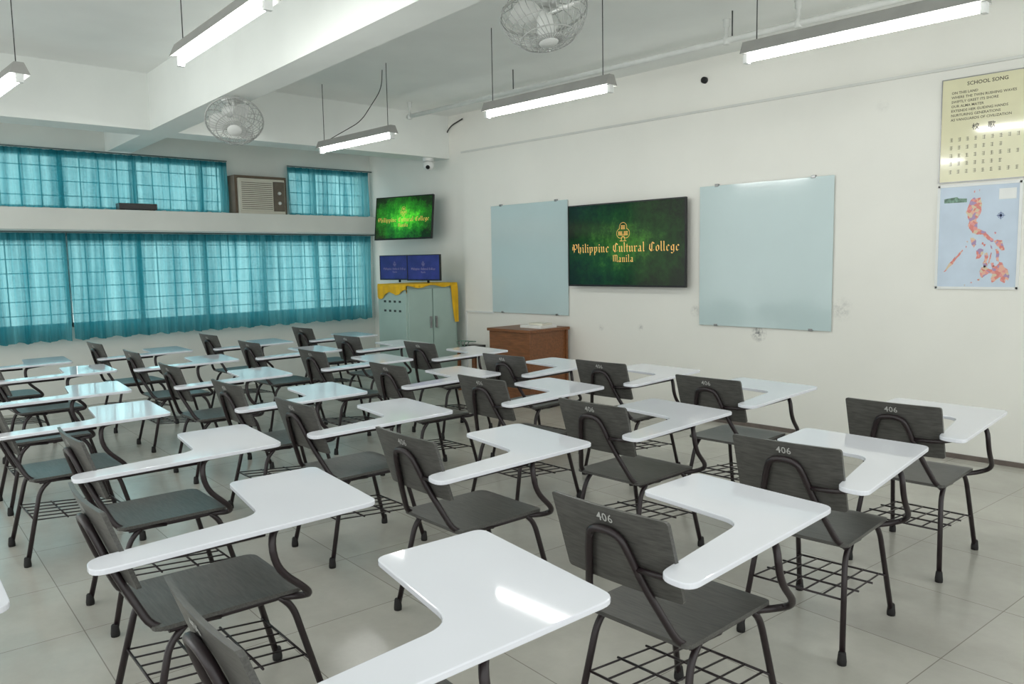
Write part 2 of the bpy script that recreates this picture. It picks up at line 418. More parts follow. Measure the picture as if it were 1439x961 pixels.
struct('trim_4', boxb(-9.5, -9.2, YN, YB, 1.90, 2.12), M['leftwall'])    # concrete band between the windows
struct('trim_2', boxb(-8.1, -7.75, YN, YB, ZB, ZC), M['beam'])            # beam along the windows
BS = -.075                                                               # the cross beam runs a few degrees off square
by = lambda x: 2.79 + BS*(x+7.75)
bm = prism(B(), [(-7.75,by(-7.75)),(XR,by(XR)),(XR,by(XR)+.25),(-7.75,by(-7.75)+.25)], ZB, ZC)
prism(bm, [(-9.5,by(-9.5)),(-8.1,by(-8.1)),(-8.1,by(-8.1)+.25),(-9.5,by(-9.5)+.25)], ZB, ZC)
struct('trim_3', bm, M['beam'])
def window(name, z0, z1):
    bm = B()
    box(bm, -9.66, -9.58, .2, 6.27, z0, z0+.05); box(bm, -9.66, -9.58, .2, 6.27, z1-.05, z1)
    y = .2
    while y < 6.3: box(bm, -9.66, -9.58, y-.025, y+.025, z0, z1); y += .76
    o = struct(name, bm, M['alu'])
    g = B(); y = .2
    while y < 6.27: box(g, -9.575, -9.567, y-.006, y+.006, z0, z1); y += .19
    n = max(3, round((z1-z0)/.15))
    for k in range(1, n): z = z0+(z1-z0)*k/n; box(g, -9.575, -9.567, .2, 6.27, z-.005, z+.005)
    obj('window_grille', g, M['alu'], o)
    obj('window_pane', boxb(-9.625, -9.62, .2, 6.27, z0, z1), M['glass'], o)
window('window_1', 2.12, 2.74); window('window_2', .86, 1.9)

# ---------------------------------------------------------------- curtains
def curtain(name, label, y0, y1, z0, z1, x, amp, lam, group):
    bm = B(); nz = 14; ny = int((y1-y0)/.0085); ph = random.random()*6
    rows = []
    for j in range(nz+1):
        t = j/nz; z = z1 + (z0-z1)*t; row = []
        for i in range(ny+1):
            y = y0 + (y1-y0)*i/ny
            s = y*2*PI/lam + 1.6*math.sin(y*2.7+ph) + 1.1*math.sin(y*6.1+ph) + ph + .6*math.sin(t*3+y*4)
            a = amp*(.5+.5*t)*(.55+.45*math.sin(y*3.9+ph*2))
            zz = z + (.012*math.sin(s*.5) if j == nz else 0)
            row.append(bm.verts.new((x + a*math.sin(s) + .4*amp*math.sin(2.3*s+t*2), y + .009*math.sin(s*1.3+t*1.5)*(1 if 3 < i < ny-3 else 0), zz)))
        rows.append(row)
    for j in range(nz):
        for i in range(ny):
            f = bm.faces.new((rows[j][i], rows[j][i+1], rows[j+1][i+1], rows[j+1][i])); f.smooth = True
    return tag(obj(name, bm, M['curtain'], normals=False), label, 'curtain', group)
G1, G2 = 'curtains over the upper windows', 'curtains over the lower windows'
curtain('curtain', 'short teal curtain at the left end of the upper windows', .3, 3.115, 2.13, 2.73, -9.38, .032, .095, G1)
curtain('curtain', 'short teal curtain beside the left side of the air conditioner', 3.115, 4.24, 2.13, 2.73, -9.38, .032, .09, G1)
curtain('curtain', 'short teal curtain between the air conditioner and the corner', 5.03, 6.24, 2.13, 2.73, -9.38, .032, .095, G1)
curtain('curtain', 'long teal curtain at the left end, left of the bright gap', .3, 2.425, .74, 1.87, -9.36, .044, .115, G2)
curtain('curtain', 'long teal curtain in the middle of the lower windows', 2.45, 4.2, .74, 1.87, -9.36, .044, .11, G2)
curtain('curtain', 'long teal curtain nearest the steel cabinet', 4.2, 6.22, .74, 1.87, -9.36, .044, .12, G2)
tag(obj('curtain_rod', tube(B(), [(-9.38,.25,2.742),(-9.38,4.24,2.742)], .008), M['tealrod']), 'thin grey rod carrying the short curtains left of the air conditioner', 'curtain rod')
tag(obj('curtain_rod', tube(B(), [(-9.38,5.03,2.742),(-9.38,6.3,2.742)], .008), M['tealrod']), 'thin grey rod carrying the short curtain near the corner', 'curtain rod')
tag(obj('curtain_rod', tube(B(), [(-9.36,.25,1.882),(-9.36,6.3,1.882)], .008), M['tealrod']), 'thin grey rod carrying the long curtains under the concrete band', 'curtain rod')

# ---------------------------------------------------------------- armchairs
def ply(bm, hw, l0, l1, fn, th, r=.035, nu=8, nv=16):
    top, bot = [], []; th = Vector(th)
    for j in range(nv+1):
        s = -math.cos(PI*j/nv); l = (l0+l1)/2 + s*(l1-l0)/2
        e = min(l-l0, l1-l); h = hw - (r - math.sqrt(max(0, r*r-(r-e)**2)) if e < r else 0)
        top.append([bm.verts.new(fn(h*(2*i/nu-1), l)) for i in range(nu+1)])
        bot.append([bm.verts.new(Vector(fn(h*(2*i/nu-1), l))+th) for i in range(nu+1)])
    edges = []
    for j in range(nv):
        for i in range(nu):
            f = bm.faces.new((top[j][i], top[j][i+1], top[j+1][i+1], top[j+1][i])); f.smooth = True
            f = bm.faces.new((bot[j][i], bot[j+1][i], bot[j+1][i+1], bot[j][i+1])); f.smooth = True
        edges.append(bm.faces.new((top[j][0], top[j+1][0], bot[j+1][0], bot[j][0]))); edges.append(bm.faces.new((top[j][nu], bot[j][nu], bot[j+1][nu], top[j+1][nu])))
    for i in range(nu):
        edges.append(bm.faces.new((top[0][i], bot[0][i], bot[0][i+1], top[0][i+1]))); edges.append(bm.faces.new((top[nv][i], top[nv][i+1], bot[nv][i+1], bot[nv][i])))
    rim = {e for f in edges for e in f.edges}; rf = set(edges)
    for e in rim:
        if any(f not in rf for f in e.link_faces): e.smooth = False      # crisp plywood edge
    return bm

BZ0, BZ1 = .575, .82
def back_y(x, z): return -.295 - .32*(z-BZ0) + .012*(x/.2)**2
def make_chair():
    t = thing('tablet_armchair', 'x', 'chair', group='tablet armchairs set out in rows')
    obj('seat', ply(B(), .2, -.255, .195, lambda x, y: (x, y, .440 - .006*(1-(x/.2)**2)*(1-((y+.03)/.225)**2) - (0 if y < .135 else 1.6*(y-.135)**2)), (0,0,-.013), r=.025), M['wood'], t)
    bk = obj('backrest', ply(B(), .212, BZ0, BZ1, lambda x, z: (x, back_y(x, z), z), (0,-.013,0), r=.010), M['wood'], t)
    tm = Matrix.Translation((0, back_y(0,.787)-.0145, .787)) @ Matrix.Rotation(math.atan(.32), 4, 'X') @ UP
    obj('room_number', text_bm('406', .038, tm, bold=.0003, space=1.06), M['stencil'], bk, normals=False)
    out = round_poly([(-.275,.475),(.285,.43),(.325,-.43),(.215,-.42),(.15,.085),(-.275,.14)], [.04,.045,.05,.05,.07,.035])
    obj('writing_tablet', prism(B(), out, .6835, .70), M['tablet'], t, bevel=.003)
    for sx in (-1, 1):
        for ft, tp in (((.205*sx,-.295), (.172*sx,-.2)), ((.2*sx,.26), (.172*sx,.155))):
            lg = obj('leg', tube(B(), fillet([(ft[0],ft[1],.012), (tp[0]+(ft[0]-tp[0])*.12, tp[1]+(ft[1]-tp[1])*.12, .37), (tp[0],tp[1]*.8,.417)], .04), .0115), M['metal'], t)
            obj('rubber_foot', lathe(B(), [(.017,0),(.018,.012),(.0145,.045),(.012,.05)], 10, Matrix.Translation((ft[0],ft[1],0))), M['rubber'], lg)
    bm = B()
    tube(bm, fillet([(-.172,-.21,.415),(-.172,.16,.415),(.172,.16,.415),(.172,-.21,.415)], .05), .011)
    tube(bm, [(-.172,-.16,.415),(.172,-.16,.415)], .009)
    obj('seat_frame', bm, M['metal'], t)
    bk_ = lambda x, z: back_y(x, z)-.027
    obj('back_support', tube(B(), fillet([(-.172,-.06,.412),(-.172,-.25,.425),(-.10,bk_(.1,.61),.61),(-.074,bk_(.07,.70),.70),(-.05,bk_(.05,.755),.755),(.05,bk_(.05,.755),.755),(.074,bk_(.07,.70),.70),(.10,bk_(.1,.61),.61),(.172,-.25,.425),(.172,-.06,.412)], .05), .012), M['metal'], t)
    obj('arm_brace', tube(B(), fillet([(.085,bk_(.1,.655),.655),(.2,-.35,.66),(.268,-.29,.673),(.268,.05,.673)], .04), .009), M['metal'], t)
    obj('tablet_support', tube(B(), fillet([(.165,.12,.414),(.21,.185,.414),(.285,.185,.45),(.292,.07,.56),(.285,.06,.678),(.05,.30,.673)], .06), .0115), M['metal'], t)
    bm = B()
    for k in range(6): x = -.15+.06*k; tube(bm, [(x*1.18,-.245,.225),(x*1.1,.205,.185)], .0035, 5)
    for k in range(4): s = k/3; tube(bm, [(-.19,-.245+.45*s,.225-.04*s),(.19,-.245+.45*s,.225-.04*s)], .0045, 5)
    obj('wire_rack', bm, M['metal'], t)
    return t
FR = [  # rows from the whiteboards; front right tablet corners, right to left along each row
 [(1413,577),(1147,543),(983,520),(843,510),(713,492),(603,482),(530,470)],
 [(1302,627),(1027,578),(848,543),(703,524),(580,504),(480,491),(412,480)],
 [(1165,712),(829,622),(635,577),(515,550),(410,525),(335,505),(270,492)],
 [(855,838),(524,703),(392,622),(237,580),(183,548),(163,520),(100,508)]]
ORD = ['rightmost','second from the right','third from the right','fourth from the right','fifth from the right','sixth from the right','leftmost']
ROW = ['the row nearest the whiteboards','the second row from the whiteboards','the third row from the whiteboards','the fourth row from the whiteboards']
YAW = [[1,0,1,1.5,0,1,0], [3,-1,-1,-1,-1.5,-1,-.5], [-1,-3,-2.5,-2,-2.5,-3,0], [-5,-4,-3,-2,-3,-1,-2]]
SCL = {(3,0):1.09, (3,1):1.04, (2,0):.985, (1,0):.98}      # the chairs are not quite all of one size
chair = make_chair(); first = True
for r, row in enumerate(FR):
    for c, (u, v) in enumerate(row):
        a = math.radians(YAW[r][c]); k = SCL.get((r,c), 1)
        p = at(u, v, 2, .70); off = Matrix.Rotation(a, 3, 'Z') @ Vector((.272*k,.415*k,0))
        o = chair if first else copy_tree(chair); first = False
        o.location = (p.x-off.x, p.y-off.y, 0); o.rotation_euler = (0,0,a); o.scale = (k,k,1)
        o['label'] = 'grey wood tablet armchair, %s in %s' % (ORD[c], ROW[r])
o = copy_tree(chair); p = at(5, 850, 2, .70); o.location = (p.x-.272, p.y-.415, 0); o.rotation_euler = (0,0,0)
o['label'] = 'tablet armchair at the left edge behind the fourth row, only a white tablet corner showing'

# ---------------------------------------------------------------- whiteboards
def whiteboard(u0, u1, vt, vb, label):
    x0 = at(u0, (vt+vb)/2, 1, YW-.02).x; x1 = at(u1, (vt+vb)/2, 1, YW-.02).x
    z1 = at(u0, vt, 1, YW-.02).z; z0 = at(u0, vb, 1, YW-.02).z
    wd, ht = x1-x0, z1-z0
    t = thing('glass_board', label, 'whiteboard', ((x0+x1)/2, YW, (z0+z1)/2), group='glass boards on the front wall')
    obj('glass_panel', boxb(-wd/2, wd/2, -.02, -.012, -ht/2, ht/2), M['board'], t, bevel=.002)
    for sx in (-.36, .36):
        for sz in (-1, 1):
            c = boxb(sx*wd-.018, sx*wd+.018, -.026, 0, sz*ht/2-.004*(1+sz)/2-.006, sz*ht/2+.014)
            obj('clip', c, M['chrome'], t, bevel=.003)
    return t
whiteboard(691, 798, 290, 438, 'pale blue glass board left of the large screen')
whiteboard(983, 1170, 263, 456, 'pale blue glass board right of the large screen')

# ---------------------------------------------------------------- screens
def screen_set(name, label, cat, wd, ht, dp, loc, rot, smat, tmat, bez=.012, span=.91, group=None, em=.13):
    t = thing(name, label, cat, loc, rot=rot, group=group)
    bm = boxb(-wd/2, wd/2, .0, .025, -ht/2, ht/2); box(bm, -wd*.32, wd*.32, .025, dp, -ht*.36, ht*.3)
    obj('housing', bm, M['black'], t, bevel=.004)
    bm = B()
    for a in ((-wd/2,wd/2,ht/2-bez,ht/2),(-wd/2,wd/2,-ht/2,-ht/2+bez*1.5),(-wd/2,-wd/2+bez,-ht/2+bez*1.5,ht/2-bez),(wd/2-bez,wd/2,-ht/2+bez*1.5,ht/2-bez)):
        box(bm, a[0], a[1], -.006, 0, a[2], a[3])
    obj('bezel', bm, M['black'], t)
    s = obj('screen', boxb(-wd/2+bez, wd/2-bez, -.003, 0, -ht/2+bez*1.5, ht/2-bez), smat, t)
    T = 'Philippine Cultural College'; xw = wd*span/sum(GL[c][0] for c in T); xh = xw*.86
    obj('title_lettering', blackletter(B(), T, xh, 0, -ht*.085, -.0045, wide=xw/xh), tmat, s, normals=False)
    obj('city_lettering', blackletter(B(), 'Manila', xh*.8, 0, -ht*.205, -.0045, wide=xw/xh), tmat, s, normals=False)
    obj('emblem', emblem(B(), 0, ht*.155, ht*em*.9, -.0045), tmat, s, normals=False)
    return t
YT = 6.2
x0 = at(799,345,1,YT).x; x1 = at(964,345,1,YT).x; zt = (at(799,289,1,YT).z + at(964,277,1,YT).z)/2; zb = (at(799,401,1,YT).z+at(964,405,1,YT).z)/2
tv = screen_set('television', 'large wall television with green college title between the two glass boards', 'television', x1-x0, zt-zb, .07, ((x0+x1)/2, YT, (zt+zb)/2), (0,0,0), M['green'], M['gold'], span=.92, em=.115)
obj('wall_bracket', boxb(-.25,.25,.065,YW-YT,-.2,.2), M['metal'], tv)
# corner television on an arm
pc = at(567, 306, 1, 5.95)
tv2 = screen_set('television', 'smaller television with green title high in the corner above the cabinet', 'television', .92, .54, .07, pc, (-.12,0,math.radians(14)), M['brightgreen'], M['gold'], span=.9, em=.115)
bm = B(); tube(bm, [(0,.06,0),(.05,.2,.02),(0,YB-pc.y-.03,.04)], .02); box(bm, -.1,.1,.055,.075,-.1,.1)
obj('wall_bracket', bm, M['metal'], tv2)

# ---------------------------------------------------------------- steel cabinet
X0, X1c, Y0, Y1, ZT = -7.5, -8.08, 5.46, 6.22, 1.245
t = thing('steel_cabinet', 'grey-green steel cabinet with two doors in the corner, yellow cloth on top', 'cabinet', ((X0+X1c)/2, (Y0+Y1)/2, 0))
hx, hy = (X0-X1c)/2, (Y1-Y0)/2
bm = boxb(-hx, hx-.02, -hy, hy, .06, ZT); box(bm, -hx+.02, hx-.04, -hy+.02, hy-.02, 0, .06)
body = obj('body', bm, M['steel'], t, bevel=.004)
for s in (-1, 1):
    d = obj('door', boxb(hx-.02, hx, (-hy+.025) if s < 0 else .006, -.006 if s < 0 else hy-.025, .1, ZT-.06), M['steel'], t, bevel=.004)
    bm = boxb(hx, hx+.018, s*.04-.012, s*.04+.012, .72, .86); obj('handle', bm, M['chrome'], d, bevel=.004)
bm = B()
for r in range(2):
    for k in range(4): box(bm, -hx+.12+.1*k, -hx+.165+.1*k, -hy-.001, -hy+.001, .92+.11*r, .945+.11*r)
obj('vent_slots', bm, M['steeldark'], body)
# yellow cloth draped on it
bm = B()
def cloth_pt(a, b):
    y = Y0 + b if b >= 0 else Y0
    yy = max(0, min(1, (y-(Y1-.12))/.06)); drop = .035 + .015*math.sin(y*17) + .46*yy*yy*(3-2*yy)
    L_ = X0-X1c
    if a <= 1: x = X1c + L_*a; z = ZT+.004
    else: x = X0+.008+.012*abs(math.sin(y*40))*min(1,(a-1)*3); z = ZT+.004-(a-1)*drop
    if b < 0:
        z = min(z, ZT+.004) + b*(1.15-.55*min(a,1))*(.85+.2*math.sin(a*11)); y = Y0-.008-.014*abs(math.sin(a*16))*min(1,-b*20)
    return (x, y, z)
As = [i/36 for i in range(37)] + [1+i/8 for i in range(1, 9)]
Bs = [-.16*(1-i/8) for i in range(8)] + [(Y1-Y0)*i/60 for i in range(61)]
grid = [[bm.verts.new(cloth_pt(a, b)) for b in Bs] for a in As]
for i in range(len(As)-1):
    for j in range(len(Bs)-1):
        f = bm.faces.new((grid[i][j], grid[i+1][j], grid[i+1][j+1], grid[i][j+1])); f.smooth = True
tag(obj('cloth', bm, M['yellow'], normals=False), 'bright yellow cloth draped over the top of the steel cabinet', 'cloth')
for k, (uc, lab) in enumerate([(555,'left of the two blue-screened monitors on the cabinet'),(595,'right of the two blue-screened monitors on the cabinet')]):
    pm = at(uc, 376, 1, 5.88 - .07*k)
    mo = screen_set('monitor', lab, 'monitor', .53, .31, .05, pm, (0,0,math.radians(10)), M['blue'], M['screentext'], bez=.01, span=.74, group='monitors on the cabinet', em=.10)
    obj('stand', tube(B(), [(0,.06,-.02),(0,.08,-.15),(.0,.08,ZT+.006-pm.z)], .015), M['black'], mo)

# ---------------------------------------------------------------- teacher's desk (short end to the room)
dX1 = -5.70; dY0 = 5.66; dX0 = at(686,470,1,dY0).x
t = thing('teacher_desk', 'reddish-brown wooden teacher desk against the wall under the left glass board', 'desk', ((dX0+dX1)/2, (dY0+6.26)/2, 0))
hw = (dX1-dX0)/2; hd = (6.26-dY0)/2; zt = .79
obj('desk_top', boxb(-hw-.01,hw+.01,-hd-.01,hd,zt-.03,zt), M['desk'], t, bevel=.004)
obj('side_panel', boxb(-hw+.01,hw-.01,-hd+.01,-hd+.035,0,zt-.03), M['desk'], t); obj('side_panel', boxb(-hw+.01,hw-.01,hd-.035,hd-.01,0,zt-.03), M['desk'], t)
obj('back_panel', boxb(-hw+.01,-hw+.03,-hd+.035,hd-.035,.1,zt-.03), M['desk'], t)
obj('front_panel', boxb(hw-.05,hw-.03,-hd+.035,hd-.035,.08,zt-.03), M['desk'], t)
p = at(768, 462, 2, zt)
px = min(max(p.x, dX0+.2), dX1-.2)
tag(obj('paper_stack', boxb(px-.14, px+.17, 5.86, 6.1, zt, zt+.03), M['paper'], bevel=.003), 'low stack of white papers on the brown teacher desk', 'paper')
tag(obj('book', boxb(px-.05, px+.15, 5.9, 6.05, zt+.03, zt+.052), M['ac'], bevel=.003), 'beige book lying on the paper stack', 'book')
# little stand and devices between cabinet and desk
p = at(664, 480, 1, 6.0)
t = thing('low_stool', 'small dark stool between the steel cabinet and the teacher desk', 'stool', (p.x, 6.02, 0))
obj('stool_top', boxb(-.17,.17,-.14,.14,.46,.485), M['desk'], t, bevel=.004)
for sx in (-1,1):
    for sy in (-1,1): obj('leg', boxb(sx*.14-.015,sx*.14+.015,sy*.11-.015,sy*.11+.015,0,.46), M['desk'], t)
t = thing('network_box', 'small black network box with cables on the low stool', 'electronics', (p.x, 6.02, .485))
obj('case', boxb(-.12,.12,-.08,.08,0,.05), M['black'], t, bevel=.004)
for k in range(4): obj('cable', tube(B(), fillet([(-.08+.05*k,-.08,.03),(-.1+.05*k,-.14,.02),(-.14+.07*k,-.15,.1),(-.12+.06*k,-.02,.09)], .04), .006, 6), M['inkgreen'], t)

# ---------------------------------------------------------------- wall conduit, hole, security camera
bm = boxb(XC+.01, -6.9, YW-.016, YW, .885, .905); box(bm, XC+.01, XC+.03, YW-.016, YW, 0, .885)
tag(obj('cable_conduit', bm, M['white']), 'white cable conduit running along the wall below the left glass board', 'conduit')
p = at(991, 113, 1, YB)
tag(obj('wall_plug', lathe(B(), [(.028,-.03),(.03,-.005),(.03,0)], 14, Matrix.Translation((p.x, YB, p.z)) @ Matrix.Rotation(-PI/2, 4, 'X')), M['black']), 'small round black hole cover high on the white wall', 'wall plug')
p = at(604, 227, 1, 6.1)
t = thing('security_camera', 'small white security camera under the beam end in the corner', 'camera', (p.x-.03, 6.1, ZB))
obj('mount', lathe(B(), [(.065,-.04),(.07,-.012),(.07,0)], 18), M['white'], t)
obj('camera_body', lathe(B(), [(.01,-.15),(.045,-.14),(.068,-.10),(.068,-.06),(.05,-.04)], 18), M['white'], t)
obj('lens', lathe(B(), [(.024,0),(.026,.014),(.018,.018)], 12, Matrix.Translation((.038,-.038,-.11)) @ Matrix.Rotation(math.radians(-45),4,'Z') @ Matrix.Rotation(PI/2+.5,4,'Y')), M['black'], t)

# ---------------------------------------------------------------- posters
pw0 = at(1325,150,1,YW).x; zt = at(1325,115,1,YW).z; zb = at(1322,257,1,YW).z
wd, ht = .57, zt-zb
t = thing('poster', 'cream school song poster with dark verses, above the map', 'poster', (pw0+wd/2, YW, (zt+zb)/2))
obj('sheet', boxb(-wd/2, wd/2, -.012, 0, -ht/2, ht/2), M['poster'], t)
bm = B()
for a in ((-wd/2-.006,wd/2+.006,ht/2,ht/2+.006),(-wd/2-.006,wd/2+.006,-ht/2-.006,-ht/2),(-wd/2-.006,-wd/2,-ht/2,ht/2),(wd/2,wd/2+.006,-ht/2,ht/2)): box(bm, a[0],a[1],-.015,0,a[2],a[3])
obj('frame', bm, M['chrome'], t)
obj('title_lettering', text_bm('SCHOOL SONG', .036, Matrix.Translation((0,-.0125,ht/2-.042)) @ UP, bold=.0005), M['ink'], t, normals=False)
for k, s in enumerate(['ON THIS LAND','WHERE THE TWIN RUSHING WAVES','SWIFTLY GREET ITS SHORE','OUR ALMA MATER','EXTENDS HER GUIDING HANDS','NURTURING GENERATIONS','AS VANGUARDS OF CIVILIZATION']):
    obj('verse_line', text_bm(s, .0245, Matrix.Translation((-wd/2+.06,-.0125,ht/2-.096-.031*k)) @ UP, None, 'LEFT', bold=.0003), M['ink'], t, normals=False)
XIAO = [[(0,.7),(.42,.7)],[(.21,1),(.21,0)],[(.2,.66),(0,.3)],[(.22,.66),(.42,.4)],[(.7,1),(.73,.9)],[(.47,.84),(1,.84)],[(.62,.78),(.5,.6)],[(.82,.78),(.95,.62)],[(.86,.58),(.72,.25),(.45,0)],[(.58,.55),(.75,.22),(1,0)]]
GE = [[(0,.95),(.54,.95)],[(.07,.82),(.32,.82),(.32,.66),(.07,.66),(.07,.82)],[(.45,.95),(.45,.55)],[(0,.5),(.56,.5)],[(.07,.37),(.32,.37),(.32,.18),(.07,.18),(.07,.37)],[(.46,.5),(.46,0),(.38,.06)],[(.72,1),(.6,.7)],[(.69,.86),(1,.86),(.94,.7)],[(.81,.74),(.78,.42),(.56,0)],[(.79,.45),(1,0)]]
obj('heading_lettering', strokes(B(), XIAO, -.085, ht/2-.362, .042, .0042, -.0125), M['ink'], t, normals=False)
obj('heading_lettering', strokes(B(), GE, .015, ht/2-.362, .042, .0042, -.0125), M['ink'], t, normals=False)
rr = random.Random(3)
for r in range(5):
    bm = B()
    for c in range(9 if r % 2 == 0 else 7):
        x = -wd/2+.07+.052*c; z = ht/2-.42-.056*r
        for q in range(3): flat(bm, [(x-.010,z-.012+.010*q),(x+.010-.008*rr.random(),z-.012+.010*q),(x+.010,z-.0095+.010*q),(x-.010,z-.0095+.010*q)], -.0125)
        s = .006*rr.random(); flat(bm, [(x-.003+s,z-.014),(x-.0005+s,z-.014),(x-.0005+s,z+.013),(x-.003+s,z+.013)], -.0126)
    obj('verse_line', bm, M['ink'], t, normals=False)
mx0 = at(1317,335,1,YW).x; mx1 = at(1434,335,1,YW).x; zt = at(1320,262,1,YW).z; zb = at(1314,405,1,YW).z
wd, ht = mx1-mx0, zt-zb
t = thing('map_poster', 'pale blue framed map of red islands below the school song', 'map', ((mx0+mx1)/2, YW, (zt+zb)/2))
obj('sheet', boxb(-wd/2, wd/2, -.010, 0, -ht/2, ht/2), M['mapblue'], t)
bm = B(); e = .014
for a in ((-wd/2,wd/2,ht/2-e,ht/2+.003),(-wd/2,wd/2,-ht/2-.003,-ht/2+e),(-wd/2-.003,-wd/2+e,-ht/2,ht/2),(wd/2-e,wd/2+.003,-ht/2,ht/2)): box(bm, a[0],a[1],-.014,0,a[2],a[3])
obj('frame', bm, M['white'], t)
IS = [[(.40,.84),(.44,.87),(.48,.86),(.52,.87),(.545,.80),(.54,.74),(.51,.69),(.485,.655),(.50,.62),(.50,.575),(.545,.56),(.60,.545),(.64,.505),(.69,.475),(.70,.45),(.665,.445),(.62,.475),(.575,.515),(.54,.515),(.49,.52),(.44,.535),(.415,.57),(.385,.60),(.40,.65),(.375,.70),(.355,.74),(.38,.79)],
 [(.42,.485),(.455,.49),(.49,.465),(.495,.42),(.465,.39),(.44,.42)],[(.495,.365),(.54,.385),(.585,.375),(.58,.33),(.54,.29),(.50,.285),(.505,.325)],
 [(.595,.335),(.63,.345),(.645,.30),(.625,.26),(.64,.22),(.60,.20),(.58,.24),(.60,.28)],[(.67,.345),(.685,.34),(.675,.29),(.655,.24),(.645,.245),(.66,.30)],
 [(.675,.245),(.71,.25),(.72,.22),(.69,.205)],[(.72,.375),(.75,.38),(.77,.34),(.765,.285),(.775,.255),(.74,.265),(.735,.32)],
 [(.70,.455),(.74,.465),(.80,.455),(.815,.41),(.83,.365),(.80,.36),(.77,.385),(.735,.41)],[(.655,.425),(.685,.40),(.69,.375),(.67,.385)],
 [(.10,.16),(.125,.165),(.17,.205),(.23,.255),(.29,.315),(.335,.365),(.33,.38),(.28,.335),(.22,.29),(.15,.22)],
 [(.545,.17),(.57,.205),(.61,.225),(.65,.195),(.695,.185),(.705,.225),(.74,.215),(.775,.255),(.81,.25),(.83,.21),(.875,.185),(.90,.13),(.885,.08),(.86,.10),(.845,.055),(.80,.075),(.79,.115),(.745,.085),(.70,.06),(.685,.10),(.70,.145),(.66,.15),(.62,.13),(.58,.105),(.56,.12)],
 [(.53,.095),(.555,.10),(.55,.08),(.53,.078)],[(.44,.06),(.465,.065),(.46,.05)],[(.36,.035),(.385,.04),(.375,.028)],[(.56,.445),(.58,.44),(.575,.42),(.56,.425)],[(.70,.545),(.725,.535),(.715,.515)],[(.44,.93),(.46,.935),(.455,.915)],[(.50,.94),(.515,.945),(.51,.925)],[(.585,.43),(.61,.425),(.605,.405),(.585,.41)],[(.36,.42),(.385,.41),(.375,.39)],[(.37,.455),(.395,.46),(.39,.44)]]
jr = random.Random(5)
for pts in IS:
    q = []
    for (a, b) in zip(pts, pts[1:]+pts[:1]):
        q.append(a)
        for s in (.33, .67): q.append((a[0]+(b[0]-a[0])*s+jr.uniform(-.006,.006), a[1]+(b[1]-a[1])*s+jr.uniform(-.004,.004)))
    obj('island', flat(B(), [((u-.5)*wd, (v-.5)*ht) for u, v in q], -.0106), M['island'], t, normals=False)
bm = B(); ring(bm, .27*wd, .19*ht, .02, .003, -.0106)
for a in range(8):
    r_ = .032 if a % 2 == 0 else .018; an = a*PI/4
    flat(bm, [(.27*wd+r_*math.cos(an), .19*ht+r_*math.sin(an)), (.27*wd+.005*math.cos(an+1.5), .19*ht+.005*math.sin(an+1.5)), (.27*wd+.005*math.cos(an-1.5), .19*ht+.005*math.sin(an-1.5))], -.0107)
obj('compass_rose', bm, M['inkblue'], t, normals=False)
obj('picture', flat(B(), [(-.42*wd,.33*ht),(-.14*wd,.33*ht),(-.14*wd,.365*ht),(-.24*wd,.37*ht),(-.26*wd,.385*ht),(-.42*wd,.37*ht)], -.0106), M['inkgreen'], t, normals=False)
obj('title_block', flat(B(), [(.24*wd,.34*ht),(.44*wd,.34*ht),(.44*wd,.44*ht),(.24*wd,.44*ht)], -.0106), M['white'], t, normals=False)

# ---------------------------------------------------------------- fluorescent fixtures
def make_lamp():
    t = thing('fluorescent_lamp', 'x', 'light', group='hanging fluorescent lamps')
    prof = [(-.035,-.026),(-.058,-.03),(-.026,.04),(.026,.04),(.058,-.03),(.035,-.026)]
    MX = Matrix(((0,0,1,0),(1,0,0,0),(0,1,0,0),(0,0,0,1)))
    obj('housing', prism(B(), prof, -.625, .625, MX), M['fixture'], t)
    obj('tube', tube(B(), [(-.595,0,-.056),(.595,0,-.056)], .015, 12), M['tube'], t)
    for s in (-1, 1):
        obj('lamp_holder', boxb(s*.612-.014, s*.612+.014, -.02, .02, -.078, -.026), M['white'], t, bevel=.003)
        obj('suspension_rod', tube(B(), [(s*.55,0,.04),(s*.55,0,ZC-2.68)], .0032, 6), M['cable'], t)
    return t
lamp = make_lamp()
YL = 4.25; ZL = 2.68
lx = lambda u, v, Y: at(u, v, 1, Y).x
xl = at(252, 74, 2, ZL); a4 = math.radians(-4.5)
L3 = [((lx(1045,85,YL)+lx(1390,15,YL))/2, YL, 0, 'fluorescent lamp nearest the school song poster'),
      ((lx(685,168,YL)+lx(858,122,YL))/2, YL, 0, 'fluorescent lamp hanging before the large wall television'),
      ((lx(461,216,YL)+lx(549,187,YL))/2-.05, YL, 0, 'fluorescent lamp hanging in front of the corner television'),
      (xl.x+.625*math.cos(a4), xl.y+.625*math.sin(a4), a4, 'fluorescent lamp at the top left, beside the cross beam'),
      (-6.13, 1.25, 0, 'fluorescent lamp cut off by the left edge'),
      (-1.6, 1.6, a4, 'fluorescent lamp overhead, out of view above the near chairs')]
for i, (x, y, a, lab) in enumerate(L3):
    o = lamp if i == 0 else copy_tree(lamp)
    o.location = (x, y, ZL); o.rotation_euler = (0,0,a); o['label'] = lab

